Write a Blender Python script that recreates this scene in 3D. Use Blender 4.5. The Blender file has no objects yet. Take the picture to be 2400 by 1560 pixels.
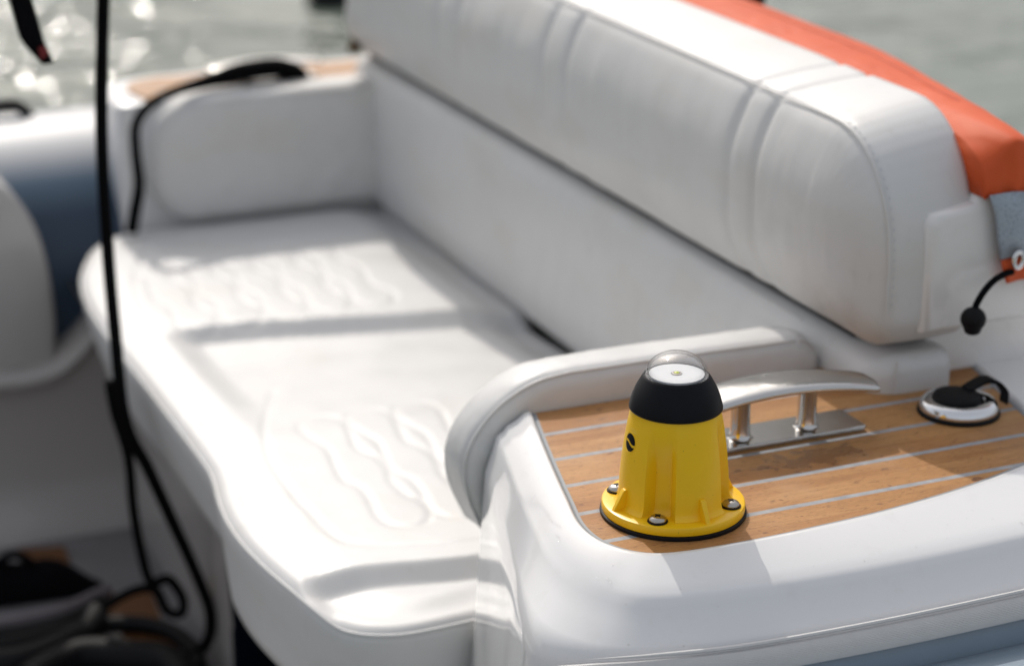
import bpy, bmesh, math, random
from mathutils import Vector, Matrix, noise
random.seed(7)
R_ = math.radians
S = bpy.context.scene
# Boat frame: X runs aft, Y runs across the boat (away from the near side), Z up; metres, z = 0 on the near side deck
H, PITCH, YAW, FPX = 0.60, 19.5, 23.1, 5000.0
# ---------------------------------------------------------------- camera
cd = bpy.data.cameras.new('camera'); cam = bpy.data.objects.new('camera', cd)
S.collection.objects.link(cam); S.camera = cam
cam.location = (0, 0, H); cam.rotation_euler = (R_(90-PITCH), 0, R_(-YAW))
cd.sensor_width = 36; cd.lens = 75; cd.clip_start = .05; cd.clip_end = 3000
cd.dof.use_dof = True; cd.dof.focus_distance = 1.405; cd.dof.aperture_fstop = 4.3
# ---------------------------------------------------------------- light
SUN_AZ, SUN_EL = 7.0, 43.0          # azimuth measured from +Y towards +X
w = bpy.data.worlds.new('World'); S.world = w; w.use_nodes = True
nt = w.node_tree; bg = nt.nodes['Background']
sky = nt.nodes.new('ShaderNodeTexSky'); sky.sky_type = 'NISHITA'; sky.sun_disc = False
sky.sun_elevation = R_(SUN_EL); sky.sun_rotation = R_(SUN_AZ)
sky.dust_density = 7.0; sky.air_density = 1.0; sky.ozone_density = 1.0
hz = nt.nodes.new('ShaderNodeHueSaturation'); hz.inputs['Saturation'].default_value = .62   # milky, hazy sky
nt.links.new(sky.outputs[0], hz.inputs['Color']); hm = nt.nodes.new('ShaderNodeMix'); hm.data_type = 'RGBA'; hm.inputs[0].default_value = .48; hm.inputs[7].default_value = (5.6, 5.8, 6.15, 1)
nt.links.new(hz.outputs[0], hm.inputs[6]); nt.links.new(hm.outputs[2], bg.inputs[0]); bg.inputs[1].default_value = 0.15
sd = bpy.data.lights.new('sun', 'SUN'); sun = bpy.data.objects.new('sun', sd); S.collection.objects.link(sun)
sd.energy = 2.5; sd.angle = R_(0.6); sd.color = (1.0, .945, .87)
dsun = Vector((math.sin(R_(SUN_AZ))*math.cos(R_(SUN_EL)), math.cos(R_(SUN_AZ))*math.cos(R_(SUN_EL)), math.sin(R_(SUN_EL))))
sun.rotation_euler = dsun.to_track_quat('Z', 'Y').to_euler()
S.view_settings.view_transform = 'Standard'; S.view_settings.look = 'None'
S.view_settings.exposure = -0.20; S.view_settings.gamma = 1
S.cycles.max_bounces = 10; S.cycles.transparent_max_bounces = 12
S.cycles.use_denoising = True
S.cycles.sample_clamp_indirect = 6
S.cycles.caustics_reflective = False; S.cycles.caustics_refractive = False

# ---------------------------------------------------------------- measuring helpers
_p = R_(PITCH); _t = R_(-YAW)
_U = (math.sin(_t), math.cos(_t)); _V = (math.cos(_t), -math.sin(_t))
def _ray(x, y):
    x *= 1.0084; y *= 1.0084
    a = (x-1200)/FPX; b = (780-y)/FPX
    X, Y, Z = a, math.cos(_p)+b*math.sin(_p), -math.sin(_p)+b*math.cos(_p)
    return X*_V[0]+Y*_V[1], X*_U[0]+Y*_U[1], Z
def onZ(x, y, z):
    r = _ray(x, y); t = (z-H)/r[2]; return Vector((r[0]*t, r[1]*t, z))
def onU(x, y, u):
    r = _ray(x, y); t = u/r[1]; return Vector((r[0]*t, u, H+r[2]*t))
def onV(x, y, v):
    r = _ray(x, y); t = v/r[0]; return Vector((v, r[1]*t, H+r[2]*t))

# ---------------------------------------------------------------- materials
def mat(name, col=(.8, .8, .8), rough=.5, metal=0, coat=0, spec=.5, sheen=0):
    m = bpy.data.materials.new(name); m.use_nodes = True
    b = m.node_tree.nodes['Principled BSDF']
    b.inputs['Base Color'].default_value = (*col, 1); b.inputs['Roughness'].default_value = rough
    b.inputs['Metallic'].default_value = metal; b.inputs['Coat Weight'].default_value = coat
    b.inputs['Coat Roughness'].default_value = .06
    b.inputs['Specular IOR Level'].default_value = spec; b.inputs['Sheen Weight'].default_value = sheen
    return m
class N:
    def __init__(s, m): s.t = m.node_tree; s.b = s.t.nodes['Principled BSDF']; s.co = None
    def new(s, k, **kw):
        n = s.t.nodes.new(k)
        for a, v in kw.items(): setattr(n, a, v)
        return n
    def link(s, a, b): s.t.links.new(a, b)
    def coord(s, scale=(1, 1, 1)):
        if s.co is None: s.co = s.new('ShaderNodeNewGeometry').outputs['Position']
        mp = s.new('ShaderNodeMapping'); mp.inputs['Scale'].default_value = scale
        s.link(s.co, mp.inputs[0]); return mp.outputs[0]
    def noise(s, scale, detail=3, rough=.5, sc=(1, 1, 1), dist=0):
        n = s.new('ShaderNodeTexNoise'); n.inputs['Scale'].default_value = scale
        n.inputs['Detail'].default_value = detail; n.inputs['Roughness'].default_value = rough
        n.inputs['Distortion'].default_value = dist
        s.link(s.coord(sc), n.inputs['Vector']); return n.outputs['Fac']
    def vor(s, scale, sc=(1, 1, 1), feature='F1'):
        n = s.new('ShaderNodeTexVoronoi'); n.feature = feature; n.inputs['Scale'].default_value = scale
        s.link(s.coord(sc), n.inputs['Vector']); return n.outputs['Distance']
    def ramp(s, f, pts):
        r = s.new('ShaderNodeValToRGB'); e = r.color_ramp.elements
        while len(e) < len(pts): e.new(.5)
        for i, (p, c) in enumerate(pts):
            e[i].position = p; e[i].color = (*c, 1) if len(c) == 3 else c
        s.link(f, r.inputs[0]); return r.outputs[0]
    def math(s, op, a, b=None, clamp=False):
        n = s.new('ShaderNodeMath', operation=op, use_clamp=clamp)
        for i, x in enumerate((a, b)):
            if x is None: continue
            if isinstance(x, (int, float)): n.inputs[i].default_value = x
            else: s.link(x, n.inputs[i])
        return n.outputs[0]
    def mix(s, f, a, b):
        n = s.new('ShaderNodeMix', data_type='RGBA')
        for sock, x in ((n.inputs[0], f), (n.inputs[6], a), (n.inputs[7], b)):
            if isinstance(x, tuple): sock.default_value = (*x, 1)
            elif isinstance(x, (int, float)): sock.default_value = x
            else: s.link(x, sock)
        return n.outputs[2]
    def bump(s, h, strength, dist=.001, prev=None):
        n = s.new('ShaderNodeBump'); n.inputs['Strength'].default_value = strength
        n.inputs['Distance'].default_value = dist; s.link(h, n.inputs['Height'])
        if prev is not None: s.link(prev, n.inputs['Normal'])
        return n.outputs[0]
    def col(s, c): s.link(c, s.b.inputs['Base Color'])
    def rgh(s, c): s.link(c, s.b.inputs['Roughness'])
    def nrm(s, c): s.link(c, s.b.inputs['Normal'])

G3 = lambda v: (v, v, v)
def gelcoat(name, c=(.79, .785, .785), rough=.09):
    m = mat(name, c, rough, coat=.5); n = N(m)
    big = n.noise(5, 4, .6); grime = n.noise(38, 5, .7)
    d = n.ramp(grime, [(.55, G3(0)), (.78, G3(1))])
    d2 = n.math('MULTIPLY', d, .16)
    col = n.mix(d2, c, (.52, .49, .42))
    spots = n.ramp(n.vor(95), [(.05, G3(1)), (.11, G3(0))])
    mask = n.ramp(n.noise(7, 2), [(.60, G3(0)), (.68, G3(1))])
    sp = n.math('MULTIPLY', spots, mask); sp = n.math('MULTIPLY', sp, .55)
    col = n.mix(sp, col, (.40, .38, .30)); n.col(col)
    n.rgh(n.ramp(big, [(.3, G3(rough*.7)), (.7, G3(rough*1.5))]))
    b = n.bump(n.noise(9, 2), .12, .0012); b = n.bump(n.noise(260, 2), .05, .0002, b)
    n.nrm(b); return m
def vinyl(name, c=(.665, .66, .652)):
    m = mat(name, c, .42, spec=.45); n = N(m)
    g = n.ramp(n.noise(6, 5, .65, (1, 1, 2.2)), [(.50, G3(0)), (.80, G3(1))])
    col = n.mix(n.math('MULTIPLY', g, .30), c, (.50, .44, .33))
    sm = n.ramp(n.noise(34, 4, .6, (2.5, 2.5, .8)), [(.60, G3(0)), (.75, G3(1))])
    col = n.mix(n.math('MULTIPLY', sm, .14), col, (.30, .28, .25))
    n.col(col)
    n.rgh(n.ramp(n.noise(20, 3), [(.3, G3(.36)), (.7, G3(.52))]))
    b = n.bump(n.vor(750, feature='SMOOTH_F1'), .10, .0003)
    b = n.bump(n.noise(7, 3, .5, (1, 1.6, .8), .6), .14, .002, b)
    b = n.bump(n.noise(26, 2, .5, (1.2, 1.8, .6), .8), .10, .0008, b)
    n.nrm(b); return m
GEL = gelcoat('white_gelcoat'); VIN = vinyl('white_vinyl')
SHL = gelcoat('shell_gelcoat', (.77, .755, .74), .25)
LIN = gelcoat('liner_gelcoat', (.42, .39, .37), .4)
STH = mat('thread', (.50, .52, .56), .7)
CAULK = mat('grey_caulk', (.27, .29, .31), .6)
def teak():
    m = mat('teak', rough=.55, spec=.28); n = N(m)
    pos = n.new('ShaderNodeSeparateXYZ'); n.coord(); n.link(n.co, pos.inputs[0])
    y = n.math('DIVIDE', n.math('SUBTRACT', pos.outputs[1], 1.153-.02315), .0463)
    idx = n.math('FLOOR', y); fr = n.math('FRACT', y)
    d = n.math('ABSOLUTE', n.math('SUBTRACT', fr, .5))
    seam = n.ramp(d, [(.050, G3(1)), (.060, G3(0))])
    wn = n.new('ShaderNodeTexWhiteNoise', noise_dimensions='1D'); n.link(idx, wn.inputs['W'])
    comb = n.new('ShaderNodeCombineXYZ')
    n.link(pos.outputs[0], comb.inputs[0]); n.link(pos.outputs[1], comb.inputs[1]); n.link(n.math('MULTIPLY', wn.outputs[0], 7.0), comb.inputs[2])
    def nz(sc, scale, det=5, rg=.6, dist=0):
        mp = n.new('ShaderNodeMapping'); mp.inputs['Scale'].default_value = sc; n.link(comb.outputs[0], mp.inputs[0])
        t = n.new('ShaderNodeTexNoise'); t.inputs['Scale'].default_value = scale; t.inputs['Detail'].default_value = det
        t.inputs['Roughness'].default_value = rg; t.inputs['Distortion'].default_value = dist
        n.link(mp.outputs[0], t.inputs['Vector']); return t.outputs['Fac']
    base = n.ramp(nz((1, 9, 1), 9, 5, .6, .4), [(.25, (.27, .115, .035)), (.5, (.43, .205, .068)), (.75, (.54, .29, .112))])
    tone = n.ramp(wn.outputs[0], [(0, (.31, .130, .040)), (1, (.53, .29, .115))])
    base = n.mix(.45, base, tone)
    fib = n.ramp(nz((1, 22, 1), 40, 4, .65), [(.35, G3(1)), (.52, G3(0))])
    base = n.mix(n.math('MULTIPLY', fib, .35), base, (.22, .10, .035))
    pores = n.ramp(nz((1, 6, 1), 190, 2, .5), [(.33, G3(1)), (.40, G3(0))])
    base = n.mix(n.math('MULTIPLY', pores, .65), base, (.13, .055, .02))
    dots = n.ramp(nz((1, 2.2, 1), 62, 2, .5, 1.2), [(.285, G3(1)), (.325, G3(0))])
    base = n.mix(n.math('MULTIPLY', dots, .75), base, (.14, .055, .03))
    # the wet patch between the beacon and the cleat, and salt bloom
    dx = n.math('DIVIDE', n.math('SUBTRACT', pos.outputs[0], .755), .045)
    dy = n.math('DIVIDE', n.math('SUBTRACT', pos.outputs[1], 1.222), .016)
    rr = n.math('ADD', n.math('MULTIPLY', dx, dx), n.math('MULTIPLY', dy, dy))
    rr = n.math('ADD', rr, n.math('MULTIPLY', n.math('SUBTRACT', n.noise(60, 3), .5), 5.0))
    wet = n.ramp(rr, [(.55, G3(1)), (.9, G3(0))])
    base = n.mix(n.math('MULTIPLY', wet, .45), base, (.11, .045, .02))
    base = n.mix(n.math('MULTIPLY', n.ramp(n.noise(16, 4), [(.5, G3(0)), (.75, G3(1))]), .18), base, (.62, .46, .30))
    sc = n.ramp(n.noise(120, 3), [(.3, (.27, .28, .30)), (.7, (.38, .39, .41))])
    n.col(n.mix(seam, base, sc))
    n.rgh(n.ramp(rr, [(.5, G3(.22)), (1.0, G3(.52))]))
    b = n.bump(nz((1, 12, 1), 110, 4, .7), .35, .0006); b = n.bump(seam, -.6, .0008, b)
    n.nrm(b); return m
TEAK = teak()
def simple(name, c, rough, ns=80, amt=.25, dark=.6, bump=.1, bd=.0005, **k):
    m = mat(name, c, rough, **k); n = N(m)
    f = n.ramp(n.noise(ns, 4, .6), [(.35, G3(0)), (.75, G3(1))])
    n.col(n.mix(n.math('MULTIPLY', f, amt), c, tuple(x*dark for x in c)))
    n.nrm(n.bump(n.noise(ns*3, 3), bump, bd)); return m
def yellow():
    c = (.96, .575, .008); m = mat('yellow_plastic', c, .32, spec=.45); n = N(m)
    f = n.ramp(n.noise(55, 4, .6), [(.35, G3(0)), (.75, G3(1))]); col = n.mix(n.math('MULTIPLY', f, .16), c, (.78, .44, .010))
    sp = n.ramp(n.noise(520, 1, .5), [(.74, G3(0)), (.78, G3(1))]); mk = n.ramp(n.noise(40, 2), [(.45, G3(0)), (.6, G3(1))])
    col = n.mix(n.math('MULTIPLY', n.math('MULTIPLY', sp, mk), .6), col, (.25, .14, .01))
    sc = n.ramp(n.noise(70, 3, .7, (.25, .25, 2.5)), [(.66, G3(0)), (.72, G3(1))]); col = n.mix(n.math('MULTIPLY', sc, .22), col, (.98, .82, .35))
    n.col(col); n.rgh(n.ramp(n.noise(30, 3), [(.3, G3(.26)), (.7, G3(.42))])); n.nrm(n.bump(n.noise(180, 2), .05, .0003)); return m
YEL = yellow()
BLK = simple('black_plastic', (.004, .004, .006), .42, 90, .4, 1.8, .06, .0003, spec=.16)
RUB = simple('black_rubber', (.004, .004, .005), .6, 200, .4, 2.2, .3, .0006, spec=.2)
ROPE = simple('black_rope', (.003, .003, .0035), .9, 300, .3, 1.8, .6, .001, spec=.08)
DARKF = simple('black_fabric', (.003, .003, .004), .9, 60, .5, 2.0, .4, .002, spec=.08)
RED = simple('red_webbing', (.16, .006, .008), .7)
CHR = simple('stainless', (.62, .61, .59), .14, 30, .3, .75, .25, .0008, metal=1)
CHR2 = simple('polished_chrome', (.78, .78, .79), .06, 25, .2, .8, .12, .0006, metal=1)
SCR = simple('screw_steel', (.52, .49, .45), .22, 400, .4, .6, .3, .0003, metal=1)
SLOT = mat('slot_shadowed_metal', (.03, .028, .026), .5, metal=1)
WHT = simple('white_disc', (.80, .81, .82), .35, 50, .1)
LEDY = mat('phosphor', (.75, .80, .12), .4)
NAVY = simple('navy_recess_shade', (.0015, .004, .010), .6, spec=.1)
SOLE = simple('dark_sole', (.22, .21, .215), .6, 20, .5, .6)
BRN = simple('brown_teak_sole', (.15, .058, .014), .6, 30, .4, .6)
GREYP = simple('grey_paddle', (.16, .14, .15), .6, spec=.2)
RUST = simple('corroded_metal', (.12, .075, .035), .7, 60, .5)
STRIP = simple('rubber_strake', (.64, .63, .62), .5, 120, .25, .8)
HYP = simple('tube_fabric', (.255, .315, .375), .5, 45, .22, .85, .25, .0008, spec=.4)
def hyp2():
    m = mat('tube_fabric_graded', (.3, .3, .3), .42, spec=.45); n = N(m); pos = n.new('ShaderNodeSeparateXYZ'); n.coord(); n.link(n.co, pos.inputs[0])
    n.col(n.ramp(n.math('ADD', pos.outputs[2], 1.0), [(.870, (.024, .046, .080)), (.905, (.10, .15, .21)), (.930, (.42, .43, .45))])); return m  # navy low down, blending to pale grey towards the top
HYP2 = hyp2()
def orange():
    m = mat('orange_fabric', (.78, .10, .02), .6, spec=.3); n = N(m)
    f = n.ramp(n.noise(14, 4, .6), [(.3, G3(0)), (.8, G3(1))])
    n.col(n.mix(n.math('MULTIPLY', f, .35), (.68, .105, .024), (.47, .05, .010)))
    b = n.bump(n.noise(11, 3, .6, (1, 1, 1), 1.0), .7, .006); b = n.bump(n.noise(900, 1), .15, .0004, b)
    n.nrm(b); return m
ORG = orange()
def tape():
    m = mat('reflective_tape', (.36, .42, .48), .5); n = N(m)
    sp = n.ramp(n.noise(700, 2, .6), [(.33, G3(1)), (.45, G3(0))])
    w1 = n.ramp(n.noise(35, 3), [(.45, G3(0)), (.7, G3(1))])
    c = n.mix(n.math('MULTIPLY', w1, .3), (.36, .42, .48), (.24, .26, .32))
    n.col(n.mix(n.math('MULTIPLY', sp, .7), c, (.07, .09, .12))); n.nrm(n.bump(n.vor(420), .3, .0005)); return m
TAPE = tape()
def glass(name, ior=1.49, rough=0.0):
    m = mat(name, (1, 1, 1), rough); b = m.node_tree.nodes['Principled BSDF']
    b.inputs['Transmission Weight'].default_value = 1; b.inputs['IOR'].default_value = ior; return m
def thin(name, ior, edge):
    m = mat(name); n = N(m); t = m.node_tree
    tr = n.new('ShaderNodeBsdfTransparent'); gl = n.new('ShaderNodeBsdfGlossy'); gl.inputs['Roughness'].default_value = .05
    lw = n.new('ShaderNodeLayerWeight'); lw.inputs['Blend'].default_value = .5
    n.link(n.ramp(lw.outputs['Facing'], [(.55, G3(.985)), (.93, G3(.93)), (1.0, edge)]), tr.inputs[0])
    lw2 = n.new('ShaderNodeLayerWeight'); lw2.inputs['Blend'].default_value = .5; fr = n.ramp(lw2.outputs['Facing'], [(.2, G3(.05)), (.6, G3(.16)), (.85, G3(.42)), (1.0, G3(.85))])
    mx = n.new('ShaderNodeMixShader'); n.link(fr, mx.inputs[0]); n.link(tr.outputs[0], mx.inputs[1]); n.link(gl.outputs[0], mx.inputs[2])
    n.link(mx.outputs[0], t.nodes['Material Output'].inputs[0]); return m
DOME = thin('clear_dome', 1.45, (.16, .17, .18)); DROP = thin('water_droplet', 1.33, (.6, .6, .62))
def water():
    m = mat('sea_water', (.2, .22, .2), .10, spec=.5); n = N(m)
    n.b.inputs['IOR'].default_value = 1.33
    c = n.ramp(n.noise(.5, 3, .6), [(.3, (.105, .130, .105)), (.7, (.16, .19, .16))])
    n.col(c)
    pos = n.new('ShaderNodeSeparateXYZ'); n.link(n.co, pos.inputs[0])
    q = n.math('DIVIDE', pos.outputs[0], n.math('MAXIMUM', pos.outputs[1], .5))
    glint_mask = n.ramp(q, [(.235, G3(1)), (.30, G3(0))])   # stronger ripples along this streak, added to bring sun glitter there
    glint_mask = n.math('MULTIPLY', glint_mask, n.ramp(n.noise(1.6, 1, .5, (.5, 1, 1)), [(.40, G3(.25)), (.58, G3(1))]))
    b = n.bump(n.noise(1.1, 1, .5, (1, 1.5, 1), .5), .8, .10)
    h = n.math('MULTIPLY', n.noise(5.5, 1, .5, (1, 1.4, 1), .4), n.math('ADD', n.math('MULTIPLY', glint_mask, .060), .022))
    bb = n.new('ShaderNodeBump'); bb.inputs['Distance'].default_value = 1.0; n.link(h, bb.inputs['Height']); n.link(b, bb.inputs['Normal'])
    h2 = n.math('MULTIPLY', n.noise(17, 1, .5, (1, 1.3, 1), .3), n.math('ADD', n.math('MULTIPLY', glint_mask, .024), .0035))
    b2 = n.new('ShaderNodeBump'); b2.inputs['Distance'].default_value = 1.0; n.link(h2, b2.inputs['Height']); n.link(bb.outputs[0], b2.inputs['Normal'])
    n.nrm(b2.outputs[0]); return m
WATER = water()

# ---------------------------------------------------------------- mesh helpers
def link(o, parent=None):
    S.collection.objects.link(o)
    if parent is not None:
        o.parent = parent; o.matrix_parent_inverse = Matrix.Translation(parent.location).inverted()
    return o
def thing(name, label, cat, loc=(0, 0, 0), group=None):
    o = bpy.data.objects.new(name, None); o.location = loc; o.empty_display_size = .02
    o['label'] = label; o['category'] = cat
    if group: o['group'] = group
    return link(o)
def tag(o, label, cat, group=None):
    o['label'] = label; o['category'] = cat
    if group: o['group'] = group
    return o
def mesh(name, verts, faces, m, parent=None, smooth=True, recalc=True, sharp=None):
    me = bpy.data.meshes.new(name); me.from_pydata([tuple(v) for v in verts], [], faces)
    if recalc:
        b = bmesh.new(); b.from_mesh(me); bmesh.ops.recalc_face_normals(b, faces=b.faces); b.to_mesh(me); b.free()
    me.materials.append(m)
    if smooth:
        me.shade_smooth()
        if sharp: me.set_sharp_from_angle(angle=R_(sharp))
    o = bpy.data.objects.new(name, me); return link(o, parent)
class MB:
    def __init__(s): s.v = []; s.f = []
    def add(s, vs, fs):
        k = len(s.v); s.v += [tuple(v) for v in vs]; s.f += [tuple(i+k for i in f) for f in fs]
    def grid(s, rows, closed=False, cap=False):
        n = len(rows[0]); vs = [p for r in rows for p in r]; fs = []
        for i in range(len(rows)-1):
            for j in range(n if closed else n-1):
                a = i*n+j; b = i*n+(j+1) % n; fs.append((a, b, b+n, a+n))
        if cap: fs.append(tuple(range(n))[::-1]); fs.append(tuple(range((len(rows)-1)*n, len(rows)*n)))
        s.add(vs, fs)
    def tube(s, pts, r, seg=10, cap=True):
        pts = [Vector(p) for p in pts]; rr = r if isinstance(r, (list, tuple)) else [r]*len(pts)
        rows = []; up = Vector((0, 0, 1)); pn = None
        for i, p in enumerate(pts):
            t = (pts[min(i+1, len(pts)-1)]-pts[max(i-1, 0)]).normalized()
            if pn is None:
                pn = t.cross(up if abs(t.z) < .9 else Vector((1, 0, 0))).normalized()
            pn = (pn-t*pn.dot(t)).normalized(); bn = t.cross(pn)
            rows.append([p+(pn*math.cos(a)+bn*math.sin(a))*rr[i] for a in [2*math.pi*k/seg for k in range(seg)]])
        s.grid(rows, True, cap)
    def lathe(s, prof, c=(0, 0, 0), seg=64, rfun=None, cap=True):
        rows = []
        for (r, z) in prof:
            rows.append([(c[0]+(rfun(r, z, 2*math.pi*k/seg) if rfun else r)*math.cos(2*math.pi*k/seg),
                          c[1]+(rfun(r, z, 2*math.pi*k/seg) if rfun else r)*math.sin(2*math.pi*k/seg), c[2]+z) for k in range(seg)])
        s.grid(rows, True, cap)
    def box(s, lo, hi):
        x0, y0, z0 = lo; x1, y1, z1 = hi
        s.add([(x0, y0, z0), (x1, y0, z0), (x1, y1, z0), (x0, y1, z0), (x0, y0, z1), (x1, y0, z1), (x1, y1, z1), (x0, y1, z1)],
              [(0, 3, 2, 1), (4, 5, 6, 7), (0, 1, 5, 4), (1, 2, 6, 5), (2, 3, 7, 6), (3, 0, 4, 7)])
    def obb(s, c, ax, ay, az):
        c = Vector(c); ax, ay, az = Vector(ax), Vector(ay), Vector(az); vs = []
        for k in (-1, 1):
            for (i, j) in ((-1, -1), (1, -1), (1, 1), (-1, 1)): vs.append(c+ax*i+ay*j+az*k)
        s.add(vs, [(0, 3, 2, 1), (4, 5, 6, 7), (0, 1, 5, 4), (1, 2, 6, 5), (2, 3, 7, 6), (3, 0, 4, 7)])
    def build(s, name, m, parent=None, smooth=True, sharp=35, bevel=0, bseg=3):
        o = mesh(name, s.v, s.f, m, parent, smooth, True, sharp)
        if bevel:
            md = o.modifiers.new('b', 'BEVEL'); md.width = bevel; md.segments = bseg; md.limit_method = 'ANGLE'
            md.angle_limit = R_(30); md.harden_normals = False
        return o
def cat(pts, n=8, closed=False):
    P = [Vector(p) for p in pts]; out = []; L = len(P)
    for i in range(L if closed else L-1):
        g = (lambda k: P[k % L]) if closed else (lambda k: P[min(max(k, 0), L-1)])
        a, b, c, d = g(i-1), g(i), g(i+1), g(i+2)
        for k in range(n):
            t = k/n
            out.append(.5*((2*b)+(c-a)*t+(2*a-5*b+4*c-d)*t*t+(3*b-a-3*c+d)*t**3))
    if not closed: out.append(P[-1].copy())
    return out
def resample(pts, step, closed=True):
    P = [Vector(p) for p in pts]
    if closed: P.append(P[0].copy())
    out = []
    for a, b in zip(P, P[1:]):
        k = max(1, round((b-a).length/step)); out += [a.lerp(b, i/k) for i in range(k)]
    return out
def rrect(a0, a1, b0, b1, r, n=12):
    """rounded rectangle; r = radii at (a0b0, a1b0, a1b1, a0b1)"""
    out = []
    for (ca, cb, rr, s) in ((a0+r[0], b0+r[0], r[0], 180), (a1-r[1], b0+r[1], r[1], 270), (a1-r[2], b1-r[2], r[2], 0), (a0+r[3], b1-r[3], r[3], 90)):
        for k in range(n+1):
            t = R_(s+90*k/n); out.append(Vector((ca+rr*math.cos(t), cb+rr*math.sin(t), 0)))
    return out
def sstep(x, a, b):
    t = min(1, max(0, (x-a)/(b-a))); return t*t*(3-2*t)
def slab(outline, seg, depth, r, fmap, disp=None, side=None, inner=.004, nb=5, nr=6, step=.004, pillow=(.0, .05)):
    """padded panel: outline (a,b) swept by depth along c, rounded by r at the front, front filled towards a medial segment"""
    O = resample(outline, step); a0, a1, bm = seg
    T = [Vector((min(max(p.x, a0), a1), bm, 0)) for p in O]; Hh = [(p-t).length for p, t in zip(O, T)]
    rings = []
    for k in range(nb+1):
        c = (depth-r)*k/nb
        rings.append([(0.0, c)]*len(O))
    for k in range(1, nr+1):
        th = math.pi/2*k/nr; rings.append([(r*(1-math.cos(th)), depth-r+r*math.sin(th))]*len(O))
    hm = max(Hh); nf = max(4, round((hm-r)/inner))
    for k in range(1, nf+1): rings.append([(r+(h-r)*(k/nf if k < nf else 1.003), depth) for h in Hh])
    rows = []
    for ring in rings:
        row = []
        for p, t, h, (s, c) in zip(O, T, Hh, ring):
            q = p.lerp(t, s/h)
            if pillow[0] and s < pillow[1]:
                c2 = c-pillow[0]*(1-s/pillow[1])**2*min(1, c/depth)
            else: c2 = c
            if disp: c2 += disp(q.x, q.y, s)*min(1, c/depth)
            if side:
                k = side(p.x, p.y, c); q = q+(t-p)/h*k
            row.append(fmap(q.x, q.y, c2))
        rows.append(row)
    mb = MB(); mb.grid(rows, True, False)
    n = len(O); mb.f.append(tuple(range(n))[::-1])
    return mb, O, T, Hh
def fbm(x, y, z, sc, o=3): return noise.fractal(Vector((x, y, z))*sc, .6, 2.0, o)
def ngon_prism(pts, z0, z1, mb):
    n = len(pts); mb.add([(p[0], p[1], z0) for p in pts]+[(p[0], p[1], z1) for p in pts],
        [tuple(range(n))[::-1], tuple(range(n, 2*n))]+[(i, (i+1) % n, (i+1) % n+n, i+n) for i in range(n)])

# ================================================================ WATER
mb = MB(); mb.add([(-900, -900, -.60), (900, -900, -.60), (900, 900, -.60), (-900, 900, -.60)], [(0, 1, 2, 3)])
o = mb.build('sea_water', WATER); o['kind'] = 'structure'

# ================================================================ BOAT
boat = thing('inflatable_boat', 'white moulded boat with teak inlaid side decks and grey blue inflatable tubes on green water', 'boat', (1.2, 1.8, -.5))
# --- near side deck moulding
inn = [(.605, 1.379), (.590, 1.325), (.576, 1.272), (.563, 1.22), (.554, 1.18), (.556, 1.150), (.569, 1.128), (.592, 1.117), (.643, 1.114), (.70, 1.116),
       (.76, 1.121), (.83, 1.133), (.889, 1.150), (.925, 1.168), (.942, 1.195), (.950, 1.232), (.973, 1.329), (.985, 1.379)]
out = [(.575, 1.379), (.562, 1.325), (.549, 1.275), (.536, 1.22), (.527, 1.175), (.527, 1.138), (.537, 1.108), (.557, 1.086), (.609, 1.073), (.69, 1.067),
       (.76, 1.066), (.83, 1.068), (.90, 1.07), (.97, 1.072), (1.1, 1.074), (1.9, 1.08), (1.9, 1.33), (1.9, 1.385)]
low = [(.566, 1.379), (.551, 1.325), (.536, 1.275), (.519, 1.22), (.503, 1.175), (.495, 1.138), (.508, 1.113), (.540, 1.095), (.603, 1.080), (.69, 1.073),
       (.76, 1.071), (.83, 1.072), (.90, 1.074), (.97, 1.076), (1.1, 1.078), (1.9, 1.084), (1.9, 1.33), (1.9, 1.385)]
flo = [(.530, 1.379), (.512, 1.325), (.494, 1.275), (.476, 1.22), (.459, 1.175), (.452, 1.138), (.475, 1.113), (.520, 1.095), (.603, 1.080), (.69, 1.073),
       (.76, 1.071), (.83, 1.072), (.90, 1.074), (.97, 1.076), (1.1, 1.078), (1.9, 1.084), (1.9, 1.33), (1.9, 1.385)]
def out_shift(lst, d):                  # slant the side outwards below the rim
    return [(x, y-d*sstep(i, 2.5, 7) if y < 1.3 or i < 4 else y) for i, (x, y) in enumerate(lst)]
low = out_shift(low, .030); flo = out_shift(flo, .020)
def path(lst, z):
    A = cat([(x, y, z) for x, y in lst[:15]], 8)[:-1]; B = resample([(x, y, z) for x, y in lst[14:]], .5, False)
    B = []
    for a, b in zip(lst[14:], lst[15:]): B += [Vector((*a, z)).lerp(Vector((*b, z)), k/4) for k in range(4)]
    B.append(Vector((*lst[-1], z))); return A+B
PI, PO, PL, PF = path(inn, 0), path(out, 0), path(low, 0), path(flo, 0)
def blend(P, Q, t, z): return [Vector((p.x+(q.x-p.x)*t, p.y+(q.y-p.y)*t, z)) for p, q in zip(P, Q)]
def mv(P, Q, d, z):                      # move d metres from P towards Q
    o = []
    for p, q in zip(P, Q):
        e = Vector((q.x-p.x, q.y-p.y, 0)); L = e.length or 1; o.append(Vector((p.x+e.x/L*min(d, L*.45), p.y+e.y/L*min(d, L*.45), z)))
    return o
rows = [mv(PI, PO, 0, -.012), mv(PI, PO, 0.0001, .0005), mv(PI, PO, .0012, .0032), mv(PI, PO, .003, .0042), mv(PI, PO, .006, .0036),
        blend(PI, PO, .45, -.0015), blend(PI, PO, .70, -.0050), mv(PO, PI, .006, -.0085), mv(PO, PI, .002, -.0110), blend(PO, PL, .06, -.0155),
        blend(PO, PL, .35, -.0235), blend(PO, PL, .75, -.0330), blend(PL, PF, 0, -.0395), blend(PL, PF, .05, -.06), blend(PL, PF, .33, -.20), blend(PL, PF, 1, -.52)]
mb = MB(); mb.grid(rows, False)
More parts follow.
